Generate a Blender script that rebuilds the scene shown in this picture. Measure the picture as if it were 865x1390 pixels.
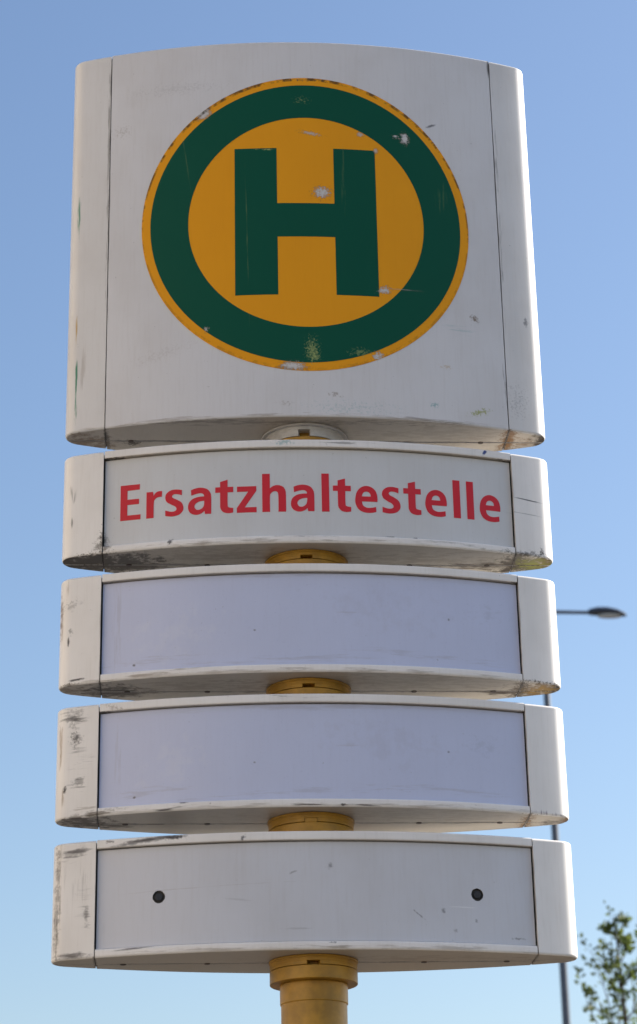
import bpy, bmesh, math, random
from mathutils import Vector, Matrix
from mathutils.geometry import delaunay_2d_cdt, tessellate_polygon

for o in list(bpy.data.objects):
    bpy.data.objects.remove(o)
SC = bpy.context.scene
COL = SC.collection
R_ = math.radians

# ------------------------------------------------------------------ camera
cam_data = bpy.data.cameras.new('camera')
cam = bpy.data.objects.new('camera', cam_data)
COL.objects.link(cam)
cr, cu, cf = (Vector((0.99840892, -0.05325966, -0.01852146)), Vector((-0.00364522, -0.38873716, 0.92134149)),
              Vector((0.05627031, 0.91980804, 0.38831279)))
m = Matrix((cr, cu, -cf)).transposed().to_4x4()
m.translation = Vector((-0.1924, -3.4462, 1.6))
cam.matrix_world = m
cam_data.sensor_fit = 'HORIZONTAL'
cam_data.sensor_width = 15.6
cam_data.lens = 3076.4 / 865 * 15.6
cam_data.shift_y = -45 / 865
cam_data.clip_end = 6000
cam_data.dof.use_dof = True
cam_data.dof.focus_distance = 3.72
cam_data.dof.aperture_fstop = 6.3
SC.camera = cam

# ------------------------------------------------------------------ sky, sun, exposure
SUN_AZ = R_(71)      # from +Y towards +X
SUN_EL = R_(31)
world = bpy.data.worlds.new('World')
SC.world = world
world.use_nodes = True
wn = world.node_tree.nodes
sky = wn.new('ShaderNodeTexSky')
sky.sky_type = 'NISHITA'
sky.sun_disc = False
sky.sun_elevation = SUN_EL
sky.sun_rotation = SUN_AZ
sky.altitude = 120
sky.air_density = 1.4
sky.dust_density = 1.1
sky.ozone_density = 3.2
wb = wn.new('ShaderNodeMix')          # even white balance of the whole sky
wb.data_type = 'RGBA'
wb.blend_type = 'MULTIPLY'
wb.inputs[0].default_value = 1.0
wb.inputs[7].default_value = (1.0, 0.98, 1.03, 1)
world.node_tree.links.new(sky.outputs[0], wb.inputs[6])
world.node_tree.links.new(wb.outputs[2], wn['Background'].inputs[0])
wn['Background'].inputs[1].default_value = 0.079
sun_data = bpy.data.lights.new('sun', 'SUN')
sun_data.energy = 5.0
sun_data.angle = R_(0.53)
sun_data.color = (1.0, 0.94, 0.85)
sun = bpy.data.objects.new('sun', sun_data)
COL.objects.link(sun)
sd = Vector((math.sin(SUN_AZ) * math.cos(SUN_EL), math.cos(SUN_AZ) * math.cos(SUN_EL), math.sin(SUN_EL)))
sun.rotation_euler = sd.to_track_quat('Z', 'Y').to_euler()
sun.location = (20, 10, 30)
SC.view_settings.view_transform = 'Standard'
SC.view_settings.look = 'None'
SC.view_settings.gamma = 1.0
SC.view_settings.use_curve_mapping = False
SC.view_settings.exposure = 1.04

# ------------------------------------------------------------------ marks on the surfaces
# (F: x,z on the upright faces / U: x,y on the undersides), radii, turn, noise kind, colour, strength, raggedness
SCUFFS = {
 0: [
  ('F', -0.3847, 3.5364, 0.0026, 0.0573, 0, 'v', 'green', 0.8, 4),
  ('F', -0.3833, 3.2015, 0.002, 0.0725, 0, 'v', 'green', 0.9, 3),
  ('F', -0.3845, 3.308, 0.0019, 0.0347, 0, 'v', 'ochre', 0.8, 3),
  ('F', -0.3716, 3.2333, 0.005, 0.0502, -6, 'v', 'brown', 0.25, 3),
  ('F', -0.3362, 3.5997, 0.0021, 0.2327, 0, 'v', 'grime', 0.5, 3),
  ('F', 0.2219, 3.6907, 0.0092, 0.0022, 25, 'n', 'dark', 0.7, 1),
  ('F', 0.2841, 3.3235, 0.0077, 0.0054, -40, 'n', 'brown', 0.8, 2),
  ('F', 0.2536, 3.3, 0.028, 0.0067, -8, 'h', 'teal', 0.35, 4),
  ('F', 0.2848, 3.1507, 0.0176, 0.0053, 18, 'n', 'olive', 0.8, 3),
  ('F', 0.2074, 3.1553, 0.0075, 0.0039, 0, 'n', 'teal', 0.6, 3),
  ('F', 0.0402, 3.1654, 0.0124, 0.0039, -10, 'n', 'brown', 0.5, 4),
  ('F', -0.0408, 3.149, 0.0111, 0.0039, 0, 'n', 'brown', 0.4, 4),
  ('F', 0.2303, 3.2276, 0.0101, 0.004, 0, 'n', 'ochre', 0.4, 4),
  ('F', 0.0723, 3.1425, 0.0743, 0.0117, 0, 'n', 'teal', 0.28, 5),
  ('F', 0.3747, 3.3319, 0.0039, 0.0081, 0, 'n', 'dark', 0.6, 2),
  ('F', 0.3517, 3.1806, 0.0177, 0.0292, 0, 'n', 'dark', 0.25, 5),
  ('F', -0.3145, 3.6841, 0.0158, 0.0124, 0, 'n', 'brown', 0.25, 4),
  ('F', 0.3381, 3.5647, 0.002, 0.2067, 0, 'v', 'grime', 0.45, 4),
  ('F', 0.3321, 3.1775, 0.0025, 0.053, 2, 'v', 'grime', 0.8, 3),
  ('F', -0.2193, 3.7599, 0.0791, 0.0124, 0, 'n', 'grime', 0.12, 4),
  ('F', 0.3326, 3.8303, 0.0027, 0.0198, 0, 'v', 'grime', 0.8, 1),
  ('F', -0.108, 3.1217, 0.2343, 0.0039, 0, 'h', 'grime', 0.35, 4),
  ('F', 0.2186, 3.1258, 0.0871, 0.0039, -6, 'h', 'grime', 0.35, 4),
  ('F', -0.2407, 3.2496, 0.0502, 0.0105, 15, 'n', 'brown', 0.12, 4),
  ('U', -0.1076, -0.0714, 0.285, 0.0088, 0, 'h', 'grime', 0.42, 4),
  ('U', 0.3369, -0.0051, 0.0101, 0.043, 0, 'n', 'rust', 0.9, 3),
  ('U', 0.3762, 0.0097, 0.0331, 0.0155, 8, 's', 'rust', 0.55, 4),
  ('U', 0.3951, -0.0057, 0.0076, 0.0185, 0, 'n', 'grime', 0.9, 2),
  ('U', 0.2236, -0.025, 0.1386, 0.0302, 0, 'h', 'brown', 0.25, 5),
  ('U', -0.3747, 0.0121, 0.0454, 0.0243, 0, 's', 'brown', 0.4, 4),
  ('U', -0.2882, 0.0142, 0.0114, 0.0091, 0, 'n', 'grime', 0.9, 2),
  ('U', -0.3308, 0.0116, 0.0038, 0.0425, 0, 'n', 'grime', 0.7, 2),
  ('U', 0.3373, -0.002, 0.0114, 0.0492, 0, 'm', 'rust', 0.9, 2.5),
  ('U', 0.3935, 0.0004, 0.0152, 0.0309, 0, 's', 'grime', 0.8, 2.5),
  ('U', -0.3688, 0.0151, 0.0378, 0.0274, 4, 's', 'brown', 0.6, 3),
  ('U', -0.2, 0.007, 0.19, 0.0028, 0, 'h', 'grime', 0.75, 1.5),
  ('U', 0.2, 0.007, 0.19, 0.0028, 0, 'h', 'grime', 0.75, 1.5),
  ('U', 0, 0.007, 0.3, 0.0028, 0, 'h', 'grime', 0.75, 1.5),
  ('F', -0.15, 3.1288, 0.2, 0.003, 0, 'h', 'brown', 0.38, 4),
  ('F', 0.18, 3.1288, 0.2, 0.003, 0, 'h', 'brown', 0.38, 4),
  ('U', -0.3336, 0, 0.0022, 0.05, 0, 'n', 'grime', 0.7, 1.5),
  ('F', -0.3336, 3.4848, 0.0016, 0.36, 0, 'v', 'grime', 0.45, 3),
  ('U', 0.3336, 0, 0.0022, 0.05, 0, 'n', 'grime', 0.7, 1.5),
  ('F', 0.3336, 3.4848, 0.0016, 0.36, 0, 'v', 'grime', 0.45, 3),
 ],
 1: [
  ('F', -0.044, 3.0795, 0.0172, 0.0051, 0, 'n', 'teal', 0.5, 3),
  ('F', 0.0587, 3.079, 0.0443, 0.0026, 0, 'h', 'dark', 0.5, 4),
  ('F', -0.3863, 3.0195, 0.0025, 0.0129, 8, 'v', 'dark', 0.45, 3),
  ('F', -0.3811, 3.0057, 0.0018, 0.0116, -8, 'v', 'dark', 0.4, 3),
  ('F', -0.3838, 2.9662, 0.002, 0.0077, 0, 'v', 'dark', 0.6, 2),
  ('F', 0.3597, 3.0038, 0.0261, 0.0013, -5, 'h', 'dark', 0.85, 1),
  ('F', 0.357, 2.9786, 0.0273, 0.0009, -3, 'h', 'dark', 0.4, 2),
  ('F', 0.289, 3.0794, 0.0062, 0.0026, 60, 'n', 'navy', 0.9, 1),
  ('F', 0.1273, 2.9199, 0.0085, 0.0019, 0, 'n', 'dark', 0.9, 1.5),
  ('F', 0.168, 2.9197, 0.0049, 0.0019, 0, 'n', 'dark', 0.9, 1.5),
  ('F', -0.225, 2.9153, 0.0036, 0.0076, -20, 'n', 'dark', 0.8, 1.5),
  ('F', -0.0273, 2.9168, 0.0724, 0.0025, 0, 'h', 'dark', 0.5, 5),
  ('F', -0.1442, 2.9101, 0.1086, 0.0025, 4, 'h', 'grime', 0.4, 5),
  ('F', 0.3787, 2.9146, 0.0049, 0.0078, 0, 'n', 'grime', 0.9, 3),
  ('F', 0.3516, 2.907, 0.0369, 0.0052, 0, 'n', 'grime', 0.7, 4),
  ('F', -0.3679, 2.9028, 0.0414, 0.0064, 8, 'n', 'grime', 0.8, 4),
  ('F', -0.3338, 2.9263, 0.0049, 0.023, 0, 'n', 'grime', 0.8, 4),
  ('F', 0.2586, 2.9104, 0.0732, 0.0038, -6, 'h', 'grime', 0.5, 4),
  ('U', -0.3671, 0.0042, 0.0541, 0.0338, 5, 's', 'grime', 0.95, 2.5),
  ('U', -0.3156, -0.0095, 0.0674, 0.0235, 0, 's', 'grime', 0.95, 3),
  ('U', -0.2745, 0.014, 0.0493, 0.0102, 0, 'h', 'grime', 0.9, 2),
  ('U', 0.3653, 0.0011, 0.0472, 0.0379, -6, 's', 'algae', 0.9, 3),
  ('U', 0.335, 0.0012, 0.0174, 0.0481, 0, 's', 'grime', 0.95, 2.5),
  ('U', 0.3842, -0.0024, 0.0174, 0.031, 0, 's', 'rust', 0.85, 3),
  ('U', 0.291, 0.0082, 0.0497, 0.0138, 0, 'h', 'grime', 0.85, 3),
  ('U', 0.1674, -0.0184, 0.1971, 0.0304, 0, 'h', 'brown', 0.3, 5),
  ('U', -0.1435, -0.0336, 0.1954, 0.0266, 0, 'h', 'brown', 0.3, 5),
  ('F', -0.3337, 2.9174, 0.0146, 0.0204, 0, 'm', 'grime', 0.7, 3),
  ('F', 0.3517, 2.9083, 0.0418, 0.0064, 0, 'm', 'grime', 0.6, 3.5),
  ('U', -0.3514, -0.0026, 0.0675, 0.0404, 4, 's', 'grime', 0.95, 2),
  ('U', -0.2921, 0.0005, 0.0492, 0.027, 0, 's', 'grime', 0.8, 3),
  ('U', 0.3536, 0.0045, 0.0373, 0.0448, -5, 's', 'grime', 0.7, 3),
  ('U', 0.3726, 0.001, 0.0248, 0.0241, -5, 's', 'olive', 0.6, 3),
  ('U', -0.2, 0.007, 0.19, 0.0028, 0, 'h', 'grime', 0.75, 1.5),
  ('U', 0.2, 0.007, 0.19, 0.0028, 0, 'h', 'grime', 0.75, 1.5),
  ('U', 0, 0.007, 0.3, 0.0028, 0, 'h', 'grime', 0.75, 1.5),
  ('F', -0.15, 2.9089, 0.2, 0.003, 0, 'h', 'brown', 0.38, 4),
  ('F', 0.18, 2.9089, 0.2, 0.003, 0, 'h', 'brown', 0.38, 4),
  ('U', -0.3336, 0, 0.0022, 0.05, 0, 'n', 'grime', 0.7, 1.5),
  ('F', -0.3336, 2.9949, 0.0016, 0.1, 0, 'v', 'grime', 0.45, 3),
  ('U', 0.3336, 0, 0.0022, 0.05, 0, 'n', 'grime', 0.7, 1.5),
  ('F', 0.3336, 2.9949, 0.0016, 0.1, 0, 'v', 'grime', 0.45, 3),
 ],
 2: [
  ('F', -0.3967, 2.809, 0.0022, 0.0355, 0, 'v', 'rust', 0.6, 4),
  ('F', -0.3848, 2.7617, 0.0019, 0.0076, 0, 'v', 'dark', 0.8, 2),
  ('F', -0.3715, 2.6979, 0.0119, 0.0015, 4, 'n', 'dark', 0.8, 1.5),
  ('F', -0.384, 2.8259, 0.0169, 0.0076, 20, 'n', 'dark', 0.3, 5),
  ('F', -0.3817, 2.7785, 0.0036, 0.0063, 0, 'n', 'dark', 0.5, 3),
  ('F', -0.3866, 2.6912, 0.0191, 0.0037, 8, 'n', 'grime', 0.7, 4),
  ('F', -0.3882, 2.8515, 0.0036, 0.0153, 0, 'v', 'brown', 0.35, 4),
  ('F', -0.2361, 2.6983, 0.0709, 0.0025, 4, 'h', 'brown', 0.4, 4),
  ('F', 0.0841, 2.6882, 0.1652, 0.0025, 0, 'h', 'brown', 0.35, 5),
  ('F', 0.3639, 2.6899, 0.0361, 0.005, 0, 'n', 'grime', 0.8, 4),
  ('U', -0.3068, 0.01, 0.0433, 0.0156, 0, 'h', 'grime', 0.95, 2),
  ('U', -0.3647, 0.002, 0.0408, 0.0232, 6, 's', 'brown', 0.6, 4),
  ('U', 0.3695, 0.0059, 0.0389, 0.0317, -5, 's', 'rust', 0.8, 3),
  ('U', 0.3939, 0.0021, 0.0097, 0.0317, 0, 'n', 'grime', 1, 2.5),
  ('U', 0.3353, -0.0098, 0.0097, 0.0471, 0, 'n', 'grime', 0.9, 3),
  ('U', 0.3075, 0.0134, 0.0316, 0.0119, 0, 'h', 'grime', 0.9, 3),
  ('U', 0.1578, -0.0413, 0.1915, 0.0345, 0, 'h', 'brown', 0.3, 5),
  ('U', -0.1786, -0.0201, 0.1676, 0.0268, 0, 'h', 'brown', 0.35, 5),
  ('F', -0.3979, 2.8091, 0.0027, 0.038, 0, 'm', 'rust', 0.7, 3),
  ('F', -0.3827, 2.8183, 0.0157, 0.0051, 20, 'm', 'dark', 0.29, 4),
  ('F', -0.3848, 2.7617, 0.0024, 0.0088, 0, 'm', 'black', 0.61, 2),
  ('F', -0.3715, 2.6979, 0.0119, 0.002, 4, 'm', 'black', 0.61, 1),
  ('U', -0.3184, 0.0061, 0.0409, 0.0272, 0, 's', 'grime', 0.9, 2.5),
  ('U', 0.3641, 0.0098, 0.0414, 0.0358, -5, 's', 'grime', 0.75, 3.5),
  ('U', 0.3695, 0.0059, 0.0243, 0.0198, 0, 's', 'ochre', 0.5, 3.5),
  ('U', -0.2, 0.007, 0.19, 0.0028, 0, 'h', 'grime', 0.75, 1.5),
  ('U', 0.2, 0.007, 0.19, 0.0028, 0, 'h', 'grime', 0.75, 1.5),
  ('U', 0, 0.007, 0.3, 0.0028, 0, 'h', 'grime', 0.75, 1.5),
  ('F', -0.15, 2.6939, 0.2, 0.003, 0, 'h', 'brown', 0.38, 4),
  ('F', 0.18, 2.6939, 0.2, 0.003, 0, 'h', 'brown', 0.38, 4),
  ('U', -0.3336, 0, 0.0022, 0.05, 0, 'n', 'grime', 0.7, 1.5),
  ('F', -0.3336, 2.7799, 0.0016, 0.1, 0, 'v', 'grime', 0.45, 3),
  ('U', 0.3336, 0, 0.0022, 0.05, 0, 'n', 'grime', 0.7, 1.5),
  ('F', 0.3336, 2.7799, 0.0016, 0.1, 0, 'v', 'grime', 0.45, 3),
 ],
 3: [
  ('F', -0.3725, 2.6379, 0.0178, 0.0161, 0, 'h', 'black', 0.6, 5),
  ('F', -0.3693, 2.6019, 0.0094, 0.0111, 0, 'n', 'black', 0.65, 3.5),
  ('F', -0.3697, 2.6173, 0.0071, 0.0297, 0, 'h', 'black', 0.4, 5),
  ('F', -0.3631, 2.5319, 0.0105, 0.011, 0, 'h', 'black', 0.6, 5),
  ('F', -0.3847, 2.5213, 0.0026, 0.0074, 0, 'n', 'black', 0.9, 2),
  ('F', -0.3745, 2.5284, 0.014, 0.0016, 0, 'h', 'dark', 0.5, 3),
  ('F', -0.3935, 2.5963, 0.0028, 0.0545, 0, 'v', 'rust', 0.75, 5),
  ('F', -0.3866, 2.5075, 0.0035, 0.022, 0, 'v', 'rust', 0.5, 5),
  ('F', -0.3582, 2.5688, 0.0164, 0.0369, 0, 'h', 'dark', 0.25, 6),
  ('F', -0.2287, 2.4784, 0.0277, 0.0024, 7, 'h', 'dark', 0.85, 2.5),
  ('F', -0.0113, 2.4791, 0.0299, 0.0014, 0, 'h', 'dark', 0.8, 3),
  ('F', 0.0413, 2.4791, 0.0046, 0.0018, 0, 'n', 'dark', 0.9, 1.5),
  ('F', 0.0762, 2.4783, 0.0253, 0.0017, -3, 'h', 'dark', 0.8, 3),
  ('F', -0.3102, 2.647, 0.0165, 0.0037, -20, 'n', 'brown', 0.4, 3),
  ('F', -0.0369, 2.6493, 0.0469, 0.0025, 0, 'h', 'dark', 0.5, 4),
  ('F', -0.1879, 2.6545, 0.0704, 0.0025, 0, 'h', 'dark', 0.3, 5),
  ('F', -0.203, 2.4884, 0.0069, 0.0018, 0, 'n', 'dark', 0.8, 1),
  ('F', -0.347, 2.477, 0.0487, 0.0049, 6, 'h', 'grime', 0.75, 4),
  ('F', -0.3587, 2.4885, 0.0233, 0.0049, 0, 'h', 'brown', 0.5, 4),
  ('F', 0.3597, 2.4794, 0.0306, 0.0043, -6, 'v', 'plum', 0.75, 5),
  ('U', -0.3595, -0.0084, 0.0421, 0.0276, 5, 's', 'brown', 0.75, 4),
  ('U', -0.3376, 0.0103, 0.0188, 0.0186, 0, 's', 'grime', 0.9, 3),
  ('U', -0.3036, 0.0156, 0.0306, 0.0117, 0, 'h', 'grime', 0.8, 2.5),
  ('U', 0.3949, 0.0017, 0.0071, 0.0237, 0, 'n', 'rust', 0.9, 2),
  ('U', 0.3754, 0.0106, 0.0166, 0.0143, 0, 's', 'grime', 0.5, 4),
  ('U', 0.3328, 0.0051, 0.0095, 0.0521, 0, 'n', 'rust', 0.85, 3),
  ('U', 0.0825, -0.0362, 0.1871, 0.0275, 0, 'h', 'brown', 0.25, 5),
  ('F', -0.3724, 2.6367, 0.0166, 0.0149, 0, 'm', 'black', 0.4, 3.5),
  ('F', -0.3693, 2.603, 0.0094, 0.0111, 0, 'm', 'black', 0.54, 2.5),
  ('F', -0.3631, 2.533, 0.0094, 0.0086, 0, 'm', 'black', 0.43, 3.5),
  ('F', -0.3744, 2.6202, 0.0047, 0.0322, 0, 'm', 'black', 0.32, 4),
  ('F', -0.3471, 2.4794, 0.0511, 0.0049, 6, 'm', 'grime', 0.43, 3),
  ('U', -0.357, -0.0129, 0.0444, 0.0368, 5, 's', 'grime', 0.7, 3),
  ('U', -0.2, 0.007, 0.19, 0.0028, 0, 'h', 'grime', 0.75, 1.5),
  ('U', 0.2, 0.007, 0.19, 0.0028, 0, 'h', 'grime', 0.75, 1.5),
  ('U', 0, 0.007, 0.3, 0.0028, 0, 'h', 'grime', 0.75, 1.5),
  ('F', -0.15, 2.4796, 0.2, 0.003, 0, 'h', 'brown', 0.38, 4),
  ('F', 0.18, 2.4796, 0.2, 0.003, 0, 'h', 'brown', 0.38, 4),
  ('U', -0.3336, 0, 0.0022, 0.05, 0, 'n', 'grime', 0.7, 1.5),
  ('F', -0.3336, 2.5656, 0.0016, 0.1, 0, 'v', 'grime', 0.45, 3),
  ('U', 0.3336, 0, 0.0022, 0.05, 0, 'n', 'grime', 0.7, 1.5),
  ('F', 0.3336, 2.5656, 0.0016, 0.1, 0, 'v', 'grime', 0.45, 3),
 ],
 4: [
  ('F', -0.2506, 2.4342, 0.0528, 0.0034, 7, 'h', 'black', 0.75, 2.5),
  ('F', -0.2172, 2.4345, 0.0183, 0.0029, 2, 'n', 'black', 0.8, 2),
  ('F', -0.1119, 2.43, 0.0034, 0.0048, -30, 'n', 'dark', 0.7, 2),
  ('F', -0.3145, 2.4342, 0.0069, 0.0024, 0, 'n', 'dark', 0.7, 2),
  ('F', -0.3594, 2.4221, 0.03, 0.0054, 14, 'h', 'dark', 0.6, 4),
  ('F', -0.374, 2.4166, 0.0139, 0.0097, 20, 'h', 'black', 0.4, 5),
  ('F', -0.3916, 2.3482, 0.0046, 0.0963, 0, 'v', 'black', 0.62, 4),
  ('F', -0.395, 2.3485, 0.0029, 0.0963, 0, 'v', 'rust', 0.6, 4),
  ('F', -0.3471, 2.3221, 0.0046, 0.0167, 8, 'h', 'dark', 0.55, 5),
  ('F', -0.3519, 2.3392, 0.0103, 0.0312, 0, 'h', 'dark', 0.2, 6),
  ('F', -0.3681, 2.2641, 0.0204, 0.0048, 0, 'h', 'black', 0.6, 4),
  ('F', -0.1782, 2.3585, 0.1476, 0.0008, 2, 'h', 'brown', 0.16, 3),
  ('F', -0.2764, 2.2699, 0.0406, 0.0015, 3, 'h', 'dark', 0.7, 2.5),
  ('F', -0.0373, 2.3778, 0.0068, 0.0018, 20, 'n', 'dark', 0.5, 2),
  ('F', 0.0192, 2.3863, 0.0046, 0.0036, 50, 'n', 'dark', 0.5, 2),
  ('F', -0.0309, 2.2926, 0.0248, 0.0014, 0, 'h', 'dark', 0.18, 4),
  ('F', -0.1124, 2.3372, 0.0249, 0.0014, -8, 'h', 'dark', 0.14, 4),
  ('F', 0.0201, 2.2703, 0.0067, 0.0014, 0, 'n', 'dark', 0.7, 2),
  ('F', 0.2073, 2.2915, 0.0027, 0.0029, 0, 'n', 'dark', 0.4, 2),
  ('F', 0.2398, 2.3071, 0.0023, 0.0024, 0, 'n', 'dark', 0.4, 2),
  ('F', 0.1519, 2.3143, 0.0113, 0.0012, -40, 'n', 'dark', 0.5, 2),
  ('F', 0.2202, 2.3275, 0.0251, 0.001, 0, 'h', 'pale', 0.6, 2),
  ('F', 0.3044, 2.2834, 0.0091, 0.0018, 0, 'n', 'dark', 0.5, 2),
  ('F', 0.1893, 2.3209, 0.0034, 0.0036, 0, 'n', 'dark', 0.5, 2),
  ('F', -0.3674, 2.3742, 0.0184, 0.0241, 0, 'v', 'dark', 0.2, 6),
  ('U', 0.1452, -0.0163, 0.1952, 0.0178, 0, 'h', 'brown', 0.3, 5),
  ('F', -0.2529, 2.4332, 0.0528, 0.0036, 7, 'm', 'black', 0.65, 1.3),
  ('F', -0.2139, 2.4355, 0.0161, 0.0026, 3, 'm', 'black', 0.65, 1),
  ('F', -0.3926, 2.3427, 0.0052, 0.0962, 0, 'm', 'black', 0.5, 2.5),
  ('F', -0.3628, 2.4224, 0.0277, 0.0061, 14, 'm', 'black', 0.4, 3),
  ('F', -0.367, 2.2652, 0.0227, 0.0054, 0, 'm', 'black', 0.54, 2),
  ('F', -0.3471, 2.3233, 0.004, 0.0144, 6, 'm', 'dark', 0.43, 3),
  ('U', -0.2, 0.007, 0.19, 0.0028, 0, 'h', 'grime', 0.75, 1.5),
  ('U', 0.2, 0.007, 0.19, 0.0028, 0, 'h', 'grime', 0.75, 1.5),
  ('U', 0, 0.007, 0.3, 0.0028, 0, 'h', 'grime', 0.75, 1.5),
  ('F', -0.15, 2.2635, 0.2, 0.003, 0, 'h', 'brown', 0.38, 4),
  ('F', 0.18, 2.2635, 0.2, 0.003, 0, 'h', 'brown', 0.38, 4),
  ('U', -0.3336, 0, 0.0022, 0.05, 0, 'n', 'grime', 0.7, 1.5),
  ('F', -0.3336, 2.3495, 0.0016, 0.1, 0, 'v', 'grime', 0.45, 3),
  ('U', 0.3336, 0, 0.0022, 0.05, 0, 'n', 'grime', 0.7, 1.5),
  ('F', 0.3336, 2.3495, 0.0016, 0.1, 0, 'v', 'grime', 0.45, 3),
 ],
 'P2': [
  ('F', -0.2136, 2.7657, 0.0714, 0.0374, 20, 's', 'pale', 0.12, 4),
  ('F', 0.1105, 2.7971, 0.1076, 0.0326, -10, 's', 'brown', 0.07, 4),
  ('F', 0.2778, 2.8005, 0.0338, 0.0152, 0, 'm', 'dark', 0.1, 4),
  ('F', -0.28, 2.7151, 0.0024, 0.002, 0, 'n', 'dark', 0.7, 1),
  ('F', -0.0916, 2.7622, 0.0024, 0.0017, 0, 'n', 'dark', 0.5, 1),
  ('F', 0.2167, 2.7856, 0.0019, 0.002, 0, 'n', 'dark', 0.5, 1),
  ('F', 0.0578, 2.7907, 0.0167, 0.0025, 0, 'h', 'brown', 0.15, 3),
  ('F', -0.0303, 2.7126, 0.177, 0.0062, 2, 'h', 'brown', 0.16, 4),
  ('F', -0.2593, 2.7206, 0.0593, 0.0075, 4, 'h', 'brown', 0.16, 4),
  ('F', 0.1904, 2.7227, 0.1071, 0.0062, -3, 'h', 'brown', 0.14, 4),
  ('F', 0.0301, 2.8544, 0.2399, 0.005, 0, 'h', 'brown', 0.14, 4),
  ('F', -0.3068, 2.7982, 0.006, 0.0754, 0, 'v', 'brown', 0.14, 4),
 ],
 'P3': [
  ('F', -0.2123, 2.5513, 0.0697, 0.0365, 20, 's', 'pale', 0.12, 4),
  ('F', 0.1041, 2.5807, 0.105, 0.0318, -10, 's', 'brown', 0.07, 4),
  ('F', 0.267, 2.5814, 0.033, 0.0148, 0, 'm', 'dark', 0.1, 4),
  ('F', -0.2772, 2.5024, 0.0023, 0.0019, 0, 'n', 'dark', 0.7, 1),
  ('F', -0.0933, 2.5484, 0.0023, 0.0017, 0, 'n', 'dark', 0.5, 1),
  ('F', 0.2076, 2.5683, 0.0019, 0.002, 0, 'n', 'dark', 0.5, 1),
  ('F', 0.0526, 2.5751, 0.0163, 0.0024, 0, 'h', 'brown', 0.15, 3),
  ('F', -0.0333, 2.5011, 0.1728, 0.006, 2, 'h', 'brown', 0.16, 4),
  ('F', -0.257, 2.5078, 0.0579, 0.0073, 4, 'h', 'brown', 0.16, 4),
  ('F', 0.182, 2.5088, 0.1046, 0.0061, -3, 'h', 'brown', 0.14, 4),
  ('F', 0.0255, 2.6361, 0.2342, 0.0049, 0, 'h', 'brown', 0.14, 4),
  ('F', -0.3034, 2.5813, 0.0059, 0.0737, 0, 'v', 'brown', 0.14, 4),
 ],
 'E': [
  ('F', -0.172, 3.703, 0.0118, 0.0082, 40, 'n', 'chip', 0.95, 1.2),
  ('F', 0.1738, 3.6579, 0.0066, 0.0096, 0, 'n', 'chip', 0.95, 1.5),
  ('F', 0.1583, 3.6607, 0.0066, 0.0027, 0, 'n', 'chip', 0.9, 2.5),
  ('F', 0.0281, 3.5432, 0.0129, 0.0088, 0, 'n', 'chip', 1, 2.0),
  ('F', 0.1299, 3.3608, 0.0102, 0.006, 10, 'n', 'chip', 0.9, 2.2),
  ('F', 0.1588, 3.3645, 0.0305, 0.0012, 0, 'h', 'chip', 0.45, 3),
  ('F', -0.0254, 3.2154, 0.0187, 0.0072, 0, 'n', 'chip', 0.95, 1.5),
  ('F', 0.1151, 3.2367, 0.0088, 0.0066, 20, 'n', 'chip', 0.9, 2),
  ('F', 0.0065, 3.2451, 0.0112, 0.021, 0, 'n', 'worn', 0.6, 3.2),
  ('F', 0.0112, 3.233, 0.0087, 0.0079, 0, 'n', 'worn', 0.6, 2.6),
  ('F', 0.087, 3.242, 0.0175, 0.0079, 0, 'n', 'worn', 0.4, 3.2),
  ('F', 0.0112, 3.6589, 0.0156, 0.003, -12, 'n', 'chip', 0.6, 2),
  ('F', 0.0966, 3.6598, 0.0052, 0.0041, 0, 'n', 'chip', 0.6, 2),
  ('F', 0.0653, 3.5749, 0.0052, 0.057, 0, 'v', 'worn', 0.14, 5),
  ('F', -0.0998, 3.4885, 0.0013, 0.1209, 1, 'v', 'worn', 0.25, 3),
  ('F', -0.206, 3.6399, 0.0013, 0.082, 8, 'v', 'worn', 0.12, 3),
  ('F', -0.0042, 3.7251, 0.0131, 0.0069, 0, 'n', 'worn', 0.35, 5),
  ('F', 0.1226, 3.6295, 0.0039, 0.0041, 0, 'n', 'chip', 0.6, 1.5),
  ('F', -0.0662, 3.6268, 0.0182, 0.0016, 0, 'n', 'worn', 0.8, 3),
  ('F', 0.2358, 3.5475, 0.0104, 0.0218, 0, 'v', 'worn', 0.14, 5),
  ('F', -0.1679, 3.2881, 0.0038, 0.004, 0, 'n', 'chip', 0.6, 3),
  ('F', 0.0041, 3.7663, 0.0922, 0.0025, 0, 'n', 'dark', 0.8, 5),
  ('F', 0.1896, 3.7027, 0.0791, 0.0025, -38, 'n', 'dark', 0.7, 5),
  ('F', -0.1428, 3.7304, 0.0788, 0.0028, 33, 'n', 'dark', 0.6, 5),
 ],
}
INK = {'dark': (.06, .055, .06), 'black': (.035, .03, .035), 'grime': (.075, .06, .045), 'brown': (.20, .14, .09),
       'rust': (.22, .12, .05), 'green': (.03, .22, .13), 'teal': (.16, .36, .36), 'olive': (.33, .34, .08),
       'ochre': (.45, .27, .05), 'navy': (.04, .06, .22), 'algae': (.09, .10, .03), 'plum': (.14, .08, .11),
       'rim': (.13, .10, .07), 'chip': (.60, .585, .58), 'worn': (.36, .42, .16), 'pale': (.8, .8, .82)}

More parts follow.
